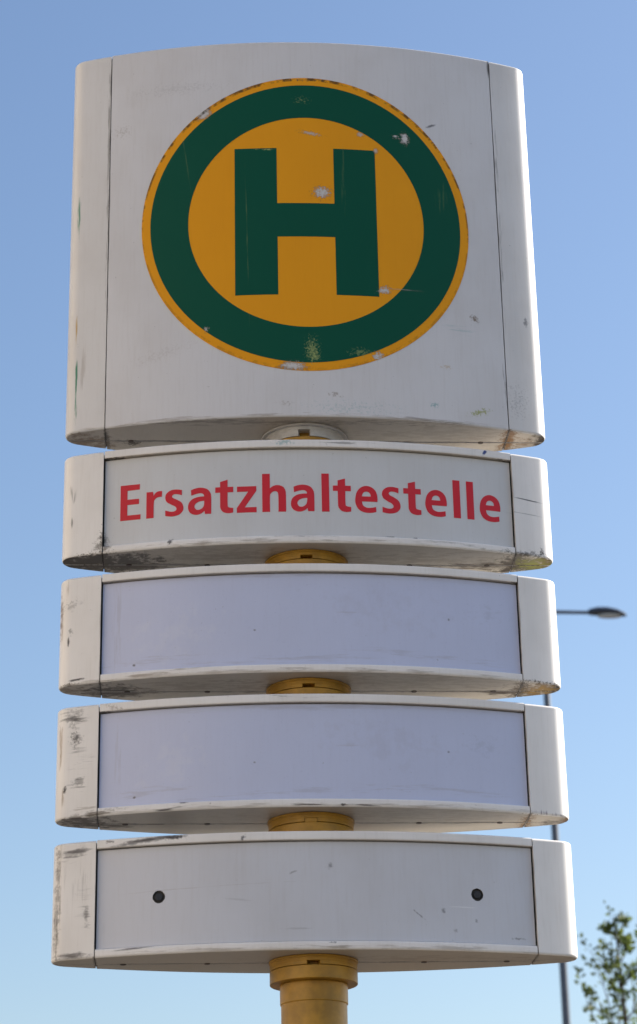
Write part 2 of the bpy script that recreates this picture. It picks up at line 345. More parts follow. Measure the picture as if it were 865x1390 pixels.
# ------------------------------------------------------------------ materials
class NT:
    def __init__(self, name):
        self.mat = bpy.data.materials.new(name)
        self.mat.use_nodes = True
        self.t = self.mat.node_tree
        self.n = self.t.nodes
        self.bsdf = self.n['Principled BSDF']
        self.tc = self.n.new('ShaderNodeTexCoord')
    def link(self, a, b):
        self.t.links.new(a, b)
    def math(self, op, a, b=None, c=None, clamp=False):
        nd = self.n.new('ShaderNodeMath')
        nd.operation = op
        nd.use_clamp = clamp
        for i, v in enumerate((a, b, c)):
            if v is None:
                continue
            if isinstance(v, (int, float)):
                nd.inputs[i].default_value = v
            else:
                self.link(v, nd.inputs[i])
        return nd.outputs[0]
    def noise(self, scale3, scale=1.0, detail=4, rough=.55, vec=None):
        mp = self.n.new('ShaderNodeMapping')
        mp.inputs['Scale'].default_value = scale3
        self.link(vec or self.tc.outputs['Object'], mp.inputs['Vector'])
        nz = self.n.new('ShaderNodeTexNoise')
        nz.inputs['Scale'].default_value = scale
        nz.inputs['Detail'].default_value = detail
        nz.inputs['Roughness'].default_value = rough
        self.link(mp.outputs[0], nz.inputs['Vector'])
        return nz.outputs[0]
    def ramp(self, v, lo, hi, a=0.0, b=1.0):
        mr = self.n.new('ShaderNodeMapRange')
        mr.interpolation_type = 'SMOOTHSTEP'
        for i, x in zip((1, 2, 3, 4), (lo, hi, a, b)):
            mr.inputs[i].default_value = x
        self.link(v, mr.inputs[0])
        return mr.outputs[0]
    def mix(self, fac, a, b, blend='MIX'):
        mx = self.n.new('ShaderNodeMix')
        mx.data_type = 'RGBA'
        mx.blend_type = blend
        if isinstance(fac, (int, float)):
            mx.inputs[0].default_value = fac
        else:
            self.link(fac, mx.inputs[0])
        for i, v in ((6, a), (7, b)):
            if isinstance(v, tuple):
                mx.inputs[i].default_value = (*v[:3], 1)
            else:
                self.link(v, mx.inputs[i])
        return mx.outputs[2]
    def bump(self, h, strength, dist):
        b = self.n.new('ShaderNodeBump')
        b.inputs['Strength'].default_value = strength
        b.inputs['Distance'].default_value = dist
        self.link(h, b.inputs['Height'])
        self.link(b.outputs[0], self.bsdf.inputs['Normal'])
    def finish(self, color, rough, spec=.5, metal=0.0):
        if isinstance(color, tuple):
            self.bsdf.inputs['Base Color'].default_value = (*color, 1)
        else:
            self.link(color, self.bsdf.inputs['Base Color'])
        if isinstance(rough, (int, float)):
            self.bsdf.inputs['Roughness'].default_value = rough
        else:
            self.link(rough, self.bsdf.inputs['Roughness'])
        self.bsdf.inputs['Specular IOR Level'].default_value = spec
        self.bsdf.inputs['Metallic'].default_value = metal
        return self.mat


def weathered(name, base, rough=.4, scuffs=(), wear=1.0, tint=(.30, .24, .16), spec=.5, specks=True, kinds='FU', peel=.05, ring=None):
    w = NT(name)
    sep = w.n.new('ShaderNodeSeparateXYZ')
    w.link(w.tc.outputs['Object'], sep.inputs[0])
    def comb(a, b):
        c = w.n.new('ShaderNodeCombineXYZ')
        w.link(sep.outputs[a], c.inputs[0])
        w.link(sep.outputs[b], c.inputs[1])
        return c.outputs[0]
    vec = {'F': comb(0, 2), 'U': comb(0, 1)}
    geo = w.n.new('ShaderNodeNewGeometry')
    sn = w.n.new('ShaderNodeSeparateXYZ')
    w.link(geo.outputs['True Normal'], sn.inputs[0])
    under = w.math('LESS_THAN', sn.outputs[2], -.6)
    front = w.math('SUBTRACT', 1.0, under)
    nz = {'n': w.noise((260, 260, 260), detail=5, rough=.65),
          'u': w.noise((38, 130, 130), detail=6, rough=.7),
          'm': w.noise((80, 80, 110), detail=6, rough=.7),
          's': w.noise((34, 34, 34), detail=6, rough=.68),
          'h': w.noise((20, 20, 210), detail=6, rough=.66),
          'v': w.noise((210, 40, 14), detail=6, rough=.66)}
    # soft uneven soiling and chalking of the paint
    big = w.noise((9, 9, 7), detail=4)
    col = w.mix(w.ramp(big, .35, .75, 0, .16 * wear), base, tint)
    col = w.mix(w.ramp(nz['v'], .45, .75, 0, .10 * wear), col, tint)
    if specks:
        col = w.mix(w.ramp(w.noise((140, 140, 140), detail=3, rough=.7), .70, .76, 0, .55 * wear), col, (.10, .09, .08))
    todo = []
    for sc in scuffs:
        if sc[7] == 'chip':
            todo.append((*sc[:3], sc[3] * 1.22 + .0008, sc[4] * 1.22 + .0008, sc[5], sc[6], 'rim', sc[8] * .85, sc[9]))
        todo.append(sc)
    for (kind, cx, cy, rx, ry, rot, n, ink, st, amp) in todo:
        if kind not in kinds:
            continue
        if kind == 'U':
            n = {'h': 'u', 's': 'm'}.get(n, n)
        mp = w.n.new('ShaderNodeMapping')
        mp.vector_type = 'TEXTURE'
        mp.inputs['Location'].default_value = (cx, cy, 0)
        mp.inputs['Rotation'].default_value = (0, 0, R_(rot))
        mp.inputs['Scale'].default_value = (max(rx * (1.4 if kind == 'U' else 1.2), .0008), max(ry * (1.6 if kind == 'U' else 1.25), .0008), 1)
        w.link(vec[kind], mp.inputs['Vector'])
        ln = w.n.new('ShaderNodeVectorMath')
        ln.operation = 'LENGTH'
        w.link(mp.outputs[0], ln.inputs[0])
        d = w.math('SUBTRACT', 1.0, ln.outputs['Value'])
        # raggedness only inside the mark's own neighbourhood
        v = w.math('MULTIPLY_ADD', w.math('SUBTRACT', nz[n], .5 + (.004 if kind == 'U' else .012) * amp), float(amp) * 1.5, d)
        v = w.math('MINIMUM', v, w.math('MULTIPLY_ADD', d, 1.6, .55))
        mk = w.ramp(v, -.1, (.45 + .14 * amp) if kind == 'U' else (.45 + .16 * amp), 0, min(1, st * 1.1))
        mk = w.math('MULTIPLY', mk, under if kind == 'U' else front)
        col = w.mix(mk, col, INK[ink])
    if ring:
        mp = w.n.new('ShaderNodeVectorMath')
        mp.operation = 'DISTANCE'
        mp.inputs[1].default_value = (ring[0], ring[1], 0)
        w.link(vec['F'], mp.inputs[0])
        dd = w.ramp(mp.outputs['Value'], ring[2] - .0035, ring[2] - .0005)
        br = w.ramp(w.noise((60, 60, 60), detail=4, rough=.7), .42, .60)
        up = w.ramp(sep.outputs[2], ring[1] - .1, ring[1] + .15, .35, 1.0)
        col = w.mix(w.math('MULTIPLY', w.math('MULTIPLY', dd, br), w.math('MULTIPLY', up, .85)), col, (.05, .035, .02))
    rg = w.math('MULTIPLY_ADD', nz['n'], .18, rough - .09)
    if peel:
        w.bump(w.noise((420, 420, 420), detail=2), peel, .0006)
    return w.finish(col, rg, spec)


def plain(name, base, rough=.5, var=.12, scale=40, spec=.5, metal=0.0, dark=None):
    w = NT(name)
    nz = w.noise((scale,) * 3, detail=5, rough=.6)
    col = w.mix(w.ramp(nz, .3, .7, 0, 1), base, dark or tuple(c * (1 - var * 2) for c in base))
    w.bump(nz, .06, .001)
    return w.finish(col, rough, spec, metal)


M = {}
for b in range(5):
    M['paint', b] = weathered('white_powder_coat_%d' % b, (.70, .685, .675) if b == 0 else (.85, .82, .79), .40, SCUFFS[b], wear=.8)
for b in range(5):
    M['underside_shade', b] = weathered('shaded_underside_%d' % b, (.52, .475, .41), .42, SCUFFS[b], wear=1.2, kinds='U')  # no separate part: shade painted into the undersides as a darker beige
M['face', 0] = weathered('white_face_paint', (.68, .67, .68), .36, SCUFFS[0], wear=.8)
M['panel', 1] = weathered('white_lettered_panel', (.645, .65, .66), .34, SCUFFS[1], wear=.7, kinds='F')
M['panel', 2] = weathered('lilac_acrylic_a', (.56, .60, .785), .30, SCUFFS['P2'], wear=.6, tint=(.36, .36, .46))
M['panel', 3] = weathered('lilac_acrylic_b', (.56, .60, .785), .30, SCUFFS['P3'], wear=.6, tint=(.36, .36, .46))
M['panel', 4] = weathered('white_blank_panel', (.62, .63, .68), .36, SCUFFS[4], wear=.7, kinds='F')
M['yellow_film'] = weathered('yellow_reflective_film', (.83, .35, .012), .45, SCUFFS['E'], wear=.6, tint=(.60, .22, .01), specks=False, spec=.12, ring=(.0015, 3.4885, .2780))
M['green_film'] = weathered('green_reflective_film', (.004, .082, .048), .45, SCUFFS['E'], wear=.25, tint=(.02, .07, .03), specks=False, spec=.12)
M['red'] = weathered('red_lettering_film', (.64, .026, .040), .42, (), wear=.8, tint=(.52, .09, .11), specks=False, spec=.2)
M['yellow'] = plain('yellow_mast_paint', (.47, .245, .018), .45, .18, 30)
M['joint_white'] = plain('white_joint_plastic', (.58, .56, .53), .5, .10, 60)
M['core'] = plain('dark_gap_filler', (.06, .055, .05), .8)
M['screw'] = plain('dirty_steel', (.12, .10, .09), .55, .2, 300, .5, .6)
M['bolt'] = plain('black_bolt', (.025, .025, .03), .5)
M['lamp'] = plain('grey_lamp_paint', (.05, .06, .085), .45, .10, 12)
M['galv'] = plain('galvanised_steel', (.12, .135, .165), .5, .12, 14, .5, .2)
M['lampglass'] = plain('lamp_glass', (.62, .62, .6), .15, .05, 10)
M['bark'] = plain('bark', (.10, .075, .05), .9, .3, 25)

M['render'] = plain('cream_render', (.62, .53, .43), .9, .06, 1.5)
M['plinth'] = plain('grey_plinth', (.30, .28, .26), .9, .1, 3)
M['roof'] = plain('brown_roof', (.22, .09, .05), .8, .15, 6)
M['frame'] = plain('white_window_frame', (.75, .75, .74), .5, .05, 6)
M['glass'] = plain('window_glass', (.03, .035, .04), .08, .1, 2)

w = NT('paving')
bk = w.n.new('ShaderNodeTexBrick')
bk.inputs['Scale'].default_value = 1.0
bk.inputs['Brick Width'].default_value = .4
bk.inputs['Row Height'].default_value = .2
bk.inputs['Mortar Size'].default_value = .006
bk.inputs['Color1'].default_value = (.085, .076, .066, 1)
bk.inputs['Color2'].default_value = (.070, .062, .054, 1)
bk.inputs['Mortar'].default_value = (.05, .045, .04, 1)
w.link(w.tc.outputs['Object'], bk.inputs['Vector'])
c = w.mix(w.ramp(w.noise((1.2, 1.2, 1.2), detail=6), .4, .75, 0, .35), bk.outputs[0], (.05, .046, .042))
M['ground'] = w.finish(c, .85, .3)

w = NT('leaf')
oi = w.noise((3, 3, 3), detail=3)
c = w.mix(w.ramp(oi, .35, .65), (.05, .10, .03), (.13, .165, .045))
tr = w.n.new('ShaderNodeBsdfTranslucent')
mixs = w.n.new('ShaderNodeMixShader')
mixs.inputs[0].default_value = .4
w.link(w.mix(.5, c, (.22, .27, .06)), tr.inputs[0])
w.finish(c, .5, .4)
w.link(w.bsdf.outputs[0], mixs.inputs[1])
w.link(tr.outputs[0], mixs.inputs[2])
w.link(mixs.outputs[0], w.n['Material Output'].inputs[0])
M['leaf'] = w.mat


# ------------------------------------------------------------------ mesh helpers
def obj(name, verts, faces, mat, parent=None, sharp=32, weighted=True, label=None, under=None):
    me = bpy.data.meshes.new(name)
    me.from_pydata([tuple(v) for v in verts], [], faces)
    bm = bmesh.new()
    bm.from_mesh(me)
    bmesh.ops.recalc_face_normals(bm, faces=bm.faces)
    bm.to_mesh(me)
    bm.free()
    if sharp:
        me.polygons.foreach_set('use_smooth', [True] * len(me.polygons))
        me.set_sharp_from_angle(angle=R_(sharp))
    me.materials.append(mat)
    if under:
        me.materials.append(under)
        for p in me.polygons:
            if p.normal.z < -.96:
                p.material_index = 1
    o = bpy.data.objects.new(name, me)
    COL.objects.link(o)
    o.parent = parent
    if weighted and sharp:
        md = o.modifiers.new('weighted_normal', 'WEIGHTED_NORMAL')
        md.keep_sharp = True
    if label:
        o['label'] = label
    return o


class Geo:
    """collects verts and faces for one mesh"""
    def __init__(self):
        self.v, self.f = [], []
    def prism(self, outline, z0, z1, bev=.0015, steps=3, split=None):
        """closed plan outline (counter-clockwise) raised from z0 to z1 with rounded rims"""
        n = len(outline)
        nor = []
        for i in range(n):
            a, b, c = outline[i - 1], outline[i], outline[(i + 1) % n]
            e1 = Vector((b[0] - a[0], b[1] - a[1])).normalized()
            e2 = Vector((c[0] - b[0], c[1] - b[1])).normalized()
            n1, n2 = Vector((e1.y, -e1.x)), Vector((e2.y, -e2.x))
            q = (n1 + n2)
            q = q / max(.35, (1 + n1.dot(n2)))
            if split is not None and abs(b[1] - split) < .003:
                q.y = 0
            if split is not None and abs(abs(b[0]) - SEAM) < .003:
                q.x = 0
            nor.append(q)
        prof = []
        for k in range(steps + 1):
            t = k / steps * math.pi / 2
            prof.append((z0 + bev * (1 - math.sin(t)), bev * (1 - math.cos(t))))
        prof = [(z0 + bev * (1 - math.cos(k / steps * math.pi / 2)), bev * (1 - math.sin(k / steps * math.pi / 2))) for k in range(steps + 1)]
        prof += [(z1 - (p[0] - z0), p[1]) for p in reversed(prof)]
        base = len(self.v)
        for z, ins in prof:
            for p, q in zip(outline, nor):
                self.v.append((p[0] - q.x * ins, p[1] - q.y * ins, z))
        for k in range(len(prof) - 1):
            for i in range(n):
                j = (i + 1) % n
                self.f.append((base + k * n + i, base + k * n + j, base + (k + 1) * n + j, base + (k + 1) * n + i))
        self.f.append(tuple(base + i for i in reversed(range(n))))
        last = base + (len(prof) - 1) * n
        self.f.append(tuple(last + i for i in range(n)))
        return self
    def tube(self, path, radii, seg=10):
        base = len(self.v)
        pts = [Vector(p) for p in path]
        for i, p in enumerate(pts):
            d = (pts[min(i + 1, len(pts) - 1)] - pts[max(i - 1, 0)]).normalized()
            u = d.cross(Vector((0.3, .9, .31))).normalized()
            v = d.cross(u)
            for k in range(seg):
                t = 2 * math.pi * k / seg
                self.v.append(p + (u * math.cos(t) + v * math.sin(t)) * radii[i])
        for i in range(len(pts) - 1):
            for k in range(seg):
                l = (k + 1) % seg
                self.f.append((base + i * seg + k, base + i * seg + l, base + (i + 1) * seg + l, base + (i + 1) * seg + k))
        self.f.append(tuple(base + k for k in range(seg)))
        self.f.append(tuple(base + (len(pts) - 1) * seg + k for k in range(seg)))
        return self
    def build(self, name, mat, parent=None, **kw):
        return obj(name, self.v, self.f, mat, parent, **kw)


def circle(cx, cy, r, n=48):
    return [(cx + r * math.cos(2 * math.pi * i / n), cy + r * math.sin(2 * math.pi * i / n)) for i in range(n)]


# ------------------------------------------------------------------ the lens-shaped plan of the sign
RAD, HALF, SEAM, TIP, NOSE = 1.0923, .0952, .3336, .40, .0281
SPLIT = .007                 # where front and back shells meet
XT, YT = .3817, -.0263       # where the big arc runs into the nose


def yarc(x, rec=0.0):
    r = RAD - rec
    return (RAD - HALF) - math.sqrt(r * r - x * x)


def on_face(s, z, rec=0.0):
    """s: length along the curved front"""
    r = RAD - rec
    x = r * math.sin(s / r)
    return (x, (RAD - HALF) - r * math.cos(s / r), z)


def shell(side, x0, x1, rec=0.0, n=48):
    """plan of one half shell (side -1 front, 1 back) between two x"""
    g = .0012
    xs = [x0 + (x1 - x0) * i / n for i in range(n + 1)]
    if side < 0:
        return [(x, yarc(x, rec)) for x in xs] + [(x1, SPLIT - g), (x0, SPLIT - g)]
    return [(x, -yarc(x, rec)) for x in reversed(xs)] + [(x0, SPLIT + g), (x1, SPLIT + g)]


def cap_plan(sx, side):
    """plan of half an end cap; sx -1 left, 1 right"""
    g = .0012
    pts = [(x, yarc(x)) for x in [SEAM + .0007 + (XT - SEAM - .0007) * i / 8 for i in range(8)]]
    a0 = math.atan2(YT, XT - (TIP - NOSE))
    pts += [(TIP - NOSE + NOSE * math.cos(a0 * (1 - i / 10)), NOSE * math.sin(a0 * (1 - i / 10))) for i in range(11)]
    if side < 0:
        q = math.asin(min(1, (SPLIT - g) / NOSE))
        pts += [(TIP - NOSE + NOSE * math.cos(q), SPLIT - g), (SEAM + .0007, SPLIT - g)]
    else:
        pts = [(x, -y) for x, y in pts]
        q = math.asin((SPLIT + g) / NOSE)
        pts = [p for p in pts if p[1] > SPLIT + g + .001]
        pts += [(TIP - NOSE + NOSE * math.cos(q), SPLIT + g), (SEAM + .0007, SPLIT + g)]
        pts.reverse()
    if sx < 0:
        pts = [(-x, y) for x, y in reversed(pts)]
    return pts


def sheet(name, x0, x1, z0, z1, rec, thick, mat, parent, side=-1, n=40, holes=(), label=None):
    """a curved sheet with thickness; holes: (s, z, r)"""
    s0, s1 = x0, x1
    loops = [[(s0 + (s1 - s0) * i / n, z0) for i in range(n)] + [(s1, z0)] + [(s1 - (s1 - s0) * i / n, z1) for i in range(n)] + [(s0, z1)]]
    for (hs, hz, hr) in holes:
        loops.append([(hs + hr * math.cos(2 * math.pi * i / 32), hz - hr * math.sin(2 * math.pi * i / 32)) for i in range(32)])
    pts, faces2, k = [], [], 0
    edges = []
    for lp in loops:
        b = len(pts)
        pts += lp
        edges += [(b + i, b + (i + 1) % len(lp)) for i in range(len(lp))]
        faces2.append(list(range(b, b + len(lp))))
    for i in range(1, n):
        for j in range(1, 6):
            p = (s0 + (s1 - s0) * i / n, z0 + (z1 - z0) * j / 6)
            if all((p[0] - h[0]) ** 2 + (p[1] - h[1]) ** 2 > (h[2] * 1.25) ** 2 for h in holes):
                pts.append(p)
    vv, ee, ff, *_ = delaunay_2d_cdt([Vector(p) for p in pts], edges, [], 0, 1e-6)
    ff = [f for f in ff if all((sum(vv[i].x for i in f) / len(f) - h[0]) ** 2 + (sum(vv[i].y for i in f) / len(f) - h[1]) ** 2 > (h[2] * .97) ** 2 for h in holes)]
    V, F = [], []
    nv = len(vv)
    for d in (rec, rec + thick):
        for p in vv:
            q = on_face(p.x, p.y, d)
            V.append(q if side < 0 else (q[0], -q[1], q[2]))
    F += [tuple(f) for f in ff] + [tuple(nv + i for i in reversed(f)) for f in ff]
    cnt = {}
    for f in ff:
        for i in range(len(f)):
            a, b = f[i], f[(i + 1) % len(f)]
            cnt[(a, b)] = 1
    for (a, b) in cnt:
        if (b, a) not in cnt:
            F.append((b, a, nv + a, nv + b))
    return obj(name, V, F, mat, parent, label=label)


def film(name, outer, holes, lift, mat, parent, rec=0.0, grid=None, label=None):
    """thin film laid on the curved face: outline and holes in (s, z)"""
    def fine(lp):
        if not grid:
            return lp
        out = []
        for i, p in enumerate(lp):
            q = lp[(i + 1) % len(lp)]
            n = max(1, int(math.hypot(q[0] - p[0], q[1] - p[1]) / .01))
            out += [(p[0] + (q[0] - p[0]) * k / n, p[1] + (q[1] - p[1]) * k / n) for k in range(n)]
        return out
    outer = fine(outer)
    pts, edges = [], []
    for lp in [outer] + list(holes):
        b = len(pts)
        pts += [Vector(p) for p in lp]
        edges += [(b + i, b + (i + 1) % len(lp)) for i in range(len(lp))]
    def inside(p, lp):
        c = False
        for i in range(len(lp)):
            a, b = lp[i - 1], lp[i]
            if (a[1] > p[1]) != (b[1] > p[1]) and p[0] < (b[0] - a[0]) * (p[1] - a[1]) / (b[1] - a[1]) + a[0]:
                c = not c
        return c
    ok = lambda p: inside(p, outer) and not any(inside(p, h) for h in holes)
    if grid:
        s0, s1 = min(p[0] for p in outer), max(p[0] for p in outer)
        z0, z1 = min(p[1] for p in outer), max(p[1] for p in outer)
        for i in range(int((s1 - s0) / grid) + 1):
            for j in range(int((z1 - z0) / grid) + 1):
                p = (s0 + (i + .5) * grid, z0 + (j + .5) * grid)
                if ok(p):
                    pts.append(Vector(p))
    vv, ee, ff, *_ = delaunay_2d_cdt(pts, edges, [], 0, 1e-7)
    ff = [f for f in ff if ok((sum(vv[i].x for i in f) / len(f), sum(vv[i].y for i in f) / len(f)))]
    nv = len(vv)
    V = [on_face(p.x, p.y, rec - lift) for p in vv] + [on_face(p.x, p.y, rec + .0004) for p in vv]
    F = [tuple(f) for f in ff] + [tuple(nv + i for i in reversed(f)) for f in ff]
    cnt = {(f[i], f[(i + 1) % len(f)]) for f in ff for i in range(len(f))}
    for (a, b) in cnt:
        if (b, a) not in cnt:
            F.append((b, a, nv + a, nv + b))
    return obj(name, V, F, mat, parent, label=label)


# ------------------------------------------------------------------ the setting
g = Geo()
g.v = [(-3000, -3000, 0), (3000, -3000, 0), (3000, 3000, 0), (-3000, 3000, 0)]
g.f = [(0, 1, 2, 3)]
ground = g.build('ground', M['ground'], sharp=None)
ground['kind'] = 'structure'

# unseen pale apartment block beside the viewer, added to warm the sign's left side
block = bpy.data.objects.new('added_apartment_block', None)
COL.objects.link(block)
block.location = (-9.0, -12.0, 0)
block['label'] = 'unseen long cream rendered apartment block, added for warm bounce, with three rows of windows beside the pavement'
block['category'] = 'building'
def box(g, x0, x1, y0, y1, z0, z1):
    b = len(g.v)
    g.v += [(x, y, z) for z in (z0, z1) for x, y in ((x0, y0), (x1, y0), (x1, y1), (x0, y1))]
    g.f += [tuple(b + i for i in q) for q in ((3, 2, 1, 0), (4, 5, 6, 7), (0, 1, 5, 4), (1, 2, 6, 5), (2, 3, 7, 6), (3, 0, 4, 7))]
    return g
box(Geo(), -10, 0, -16, 16, 0, 11.0).build('wall', M['render'], block, sharp=None)
box(Geo(), -10, .06, -16.05, 16.05, 0, .7).build('plinth', M['plinth'], block, sharp=None)
rf = Geo()
rf.v = [(-10.4, -16.4, 11.0), (.4, -16.4, 11.0), (.4, 16.4, 11.0), (-10.4, 16.4, 11.0), (-5, -16.4, 15.0), (-5, 16.4, 15.0)]
rf.f = [(0, 1, 4), (2, 3, 5), (1, 2, 5, 4), (3, 0, 4, 5), (3, 2, 1, 0)]
rf.build('roof', M['roof'], block, sharp=None)
wf = wp = None
for iz in range(3):
    for iy in range(10):
        if wf is None:
            gw = Geo()
            for q in ((-.55, .55, -.80, -.70), (-.55, .55, .70, .80), (-.55, -.47, -.70, .70), (.47, .55, -.70, .70), (-.035, .035, -.70, .70)):
                box(gw, 0, .05, q[0], q[1], q[2], q[3])
            wf = win = gw.build('window', M['frame'], block, sharp=None)
            wp = pane = box(Geo(), .002, .02, -.47, .47, -.70, .70).build('pane', M['glass'], win, sharp=None)
        else:
            win, pane = wf.copy(), wp.copy()
            COL.objects.link(win)
            COL.objects.link(pane)
            win.parent, pane.parent = block, win
        win.location = (.004, -14.4 + 3.2 * iy, 2.4 + 3.1 * iz)

# ------------------------------------------------------------------ the bus stop sign
sign = bpy.data.objects.new('bus_stop_sign', None)
COL.objects.link(sign)
sign['label'] = 'tall white stop sign of five stacked curved boxes with green and yellow H emblem'
sign['category'] = 'bus stop sign'

MX = -.004                                            # the mast's own axis
Z = [(3.8454, 3.1248), (3.0844, 2.9049), (2.8702, 2.6899), (2.6548, 2.4756), (2.4385, 2.2595)]
RAIL_T, RAIL_B, REC = .0135, .0135, .0080

mast = Geo().prism(circle(MX, 0, .050, 40), .016, 3.86, .003).build('mast', M['yellow'], sign, label='yellow painted round mast')
Geo().prism(circle(MX, 0, .16, 48), .0, .016, .004).build('base_plate', M['yellow'], mast)
for k in range(4):
    t = math.pi / 4 + k * math.pi / 2
    Geo().prism(circle(MX + .13 * math.cos(t), .13 * math.sin(t), .014, 6), .0165, .028, .002).build('anchor_bolt', M['screw'], mast)

box_label = ['large top box with the round H emblem', 'box lettered in red', 'blank box with lilac panel, upper one',
             'blank box with lilac panel, scuffed left cap', 'lowest box, blank grey panel with two screw holes']
boxes = []
for b, (zt, zb) in enumerate(Z):
    P = M['paint', b]
    if b == 0:
        core = Geo().prism(shell(-1, -SEAM - .006, SEAM + .006, .008)[:-2] + shell(1, -SEAM - .006, SEAM + .006, .008)[:-2], zb + .0012, zt - .0012).build('sign_box', M['core'], sign, label=box_label[b])
        Geo().prism(shell(-1, -SEAM + .0007, SEAM - .0007), zb, zt, .0035, 4, SPLIT).build('front_shell', M['face', 0], core, under=M['underside_shade', 0])
        Geo().prism(shell(1, -SEAM + .0007, SEAM - .0007), zb, zt, .0035, 4, SPLIT).build('back_shell', M['face', 0], core, under=M['underside_shade', 0])
        Geo().prism(circle(MX, 0, .045, 40), zt + .0005, zt + .022, .006, 4).build('top_cap', M['joint_white'], core)
    else:
        core = Geo().prism(shell(-1, -SEAM - .006, SEAM + .006, .0120)[:-2] + shell(1, -SEAM - .006, SEAM + .006, .0120)[:-2], zb + .0012, zt - .0012).build('sign_box', M['core'], sign, label=box_label[b])
        for z0, z1, nm in ((zt - RAIL_T, zt, 'top_rail'), (zb, zb + RAIL_B, 'bottom_rail')):
            Geo().prism(shell(-1, -SEAM + .0007, SEAM - .0007), z0, z1, .0022 if nm == 'top_rail' else .0040, 4, SPLIT).build(nm, P, core, under=M['underside_shade', b])
            Geo().prism(shell(1, -SEAM + .0007, SEAM - .0007), z0, z1, .0022 if nm == 'top_rail' else .0040, 4, SPLIT).build(nm, P, core, under=M['underside_shade', b])
        SS = RAD * math.asin(SEAM / RAD) - .0022
        holes = ((-.2401, 2.347, .0098), (.2449, 2.3474, .0098)) if b == 4 else ()
        sheet('face_panel', -SS, SS, zb + RAIL_B + .0012, zt - RAIL_T - .0012, REC, .003, M['panel', b], core, -1, holes=holes)
        sheet('face_panel', -SS, SS, zb + RAIL_B + .0012, zt - RAIL_T - .0012, REC, .003, M['panel', b], core, 1)
    for sx in (-1, 1):
        gg = Geo()
        bv, z_in = (.0042, 4)
        for side in (-1, 1):
            gg.prism(cap_plan(sx, side), zb, zt, bv, z_in, SPLIT)
        gg.build('end_cap', P, core, under=M['underside_shade', b])
    for x in (-.292, -.165, .165, .292) if b else (-.292, .292):
        Geo().prism(circle(x, SPLIT, .0045, 14), zb - .0012, zb + .003, .0006).build('screw', M['screw'], core)
    boxes.append(core)

# collars where the boxes turn on the mast
def sector(r0, r1, a0, a1, n=44):
    o = [(MX + r1 * math.cos(a0 + (a1 - a0) * i / n), r1 * math.sin(a0 + (a1 - a0) * i / n)) for i in range(n + 1)]
    return o + [(MX + r0 * math.cos(a1 - (a1 - a0) * i / n), r0 * math.sin(a1 - (a1 - a0) * i / n)) for i in range(n + 1)]

FRONT = R_(-93)
for b in range(5):
    zb = Z[b][1]
    zl = Z[b + 1][0] if b < 4 else zb - .036
    mat = M['joint_white'] if b == 0 else M['yellow']
    r = .0665
    low = .021 if b == 0 else .0152
    half = .0100 / r
    gg = Geo()
    gg.prism(circle(MX, 0, r + (.006 if b == 0 else .0015), 64), zb - .0040, zb - .0004, .001)
    gg.prism(circle(MX, 0, r, 64), zb - .0095, zb - .0036, .0006)
    gg.prism(sector(.0515, r - .0002, FRONT + half, FRONT + 2 * math.pi - half), zb - low, zb - .0092, .0005)
    collar = gg.build('collar', mat, sign)
    gg = Geo().prism(circle(MX, 0, r + .0002, 64), zl + .0006, zb - low - .0010, .0008)
    gg.build('lower_ring', M['yellow'], collar)
    if b == 3:
        Geo().prism(sector(.054, r - .0006, FRONT - half * .93, FRONT + half * .93, 8), zb - .0160, zb - .0098, .0004).build('latch', M['yellow'], collar)
    if b == 4:
        Geo().prism(circle(MX, 0, .0515, 40), zl - .03, zl + .0004, .002).build('sleeve', M['yellow'], collar)

# bolts sunk into the lowest box
for s, z in ((-.2401, 2.347), (.2449, 2.3474)):
    x, y, _ = on_face(s, z, .0115)
    gg = Geo()
    n = 6
    pl = [(.0062 * math.cos(2 * math.pi * i / n), .0062 * math.sin(2 * math.pi * i / n)) for i in range(n)]
    gg.prism(pl, 0, .0022, .0006)
    bt = gg.build('sunk_bolt', M['bolt'], boxes[4])
    bt.matrix_local = Matrix.Translation((x, y - .0012, z)) @ Matrix.Rotation(R_(90), 4, 'X')

# emblem
EZ, ES = 3.4885, .0015
def ell(r, n=120):
    return [(ES + r * math.cos(2 * math.pi * i / n), EZ + r * math.sin(2 * math.pi * i / n)) for i in range(n)]
film('emblem_disc', ell(.2817), [], .0006, M['yellow_film'], boxes[0], grid=.02, label='yellow reflective disc')
film('emblem_ring', ell(.2665), [list(reversed(ell(.2012)))], .0010, M['green_film'], boxes[0], grid=.02, label='dark green ring')
hx0, hx1, hz0, hz1, cz0, cz1 = .1205, .0487, 3.3478, 3.6293, 3.4572, 3.5214
hpts = [(-hx0, hz0), (-hx1, hz0), (-hx1, cz0), (hx1, cz0), (hx1, hz0), (hx0, hz0), (hx0, hz1), (hx1, hz1), (hx1, cz1), (-hx1, cz1), (-hx1, hz1), (-hx0, hz1)]
film('emblem_letter', [(ES - .001 + p[0], p[1]) for p in hpts], [], .0010, M['green_film'], boxes[0], grid=.02, label='dark green capital H')

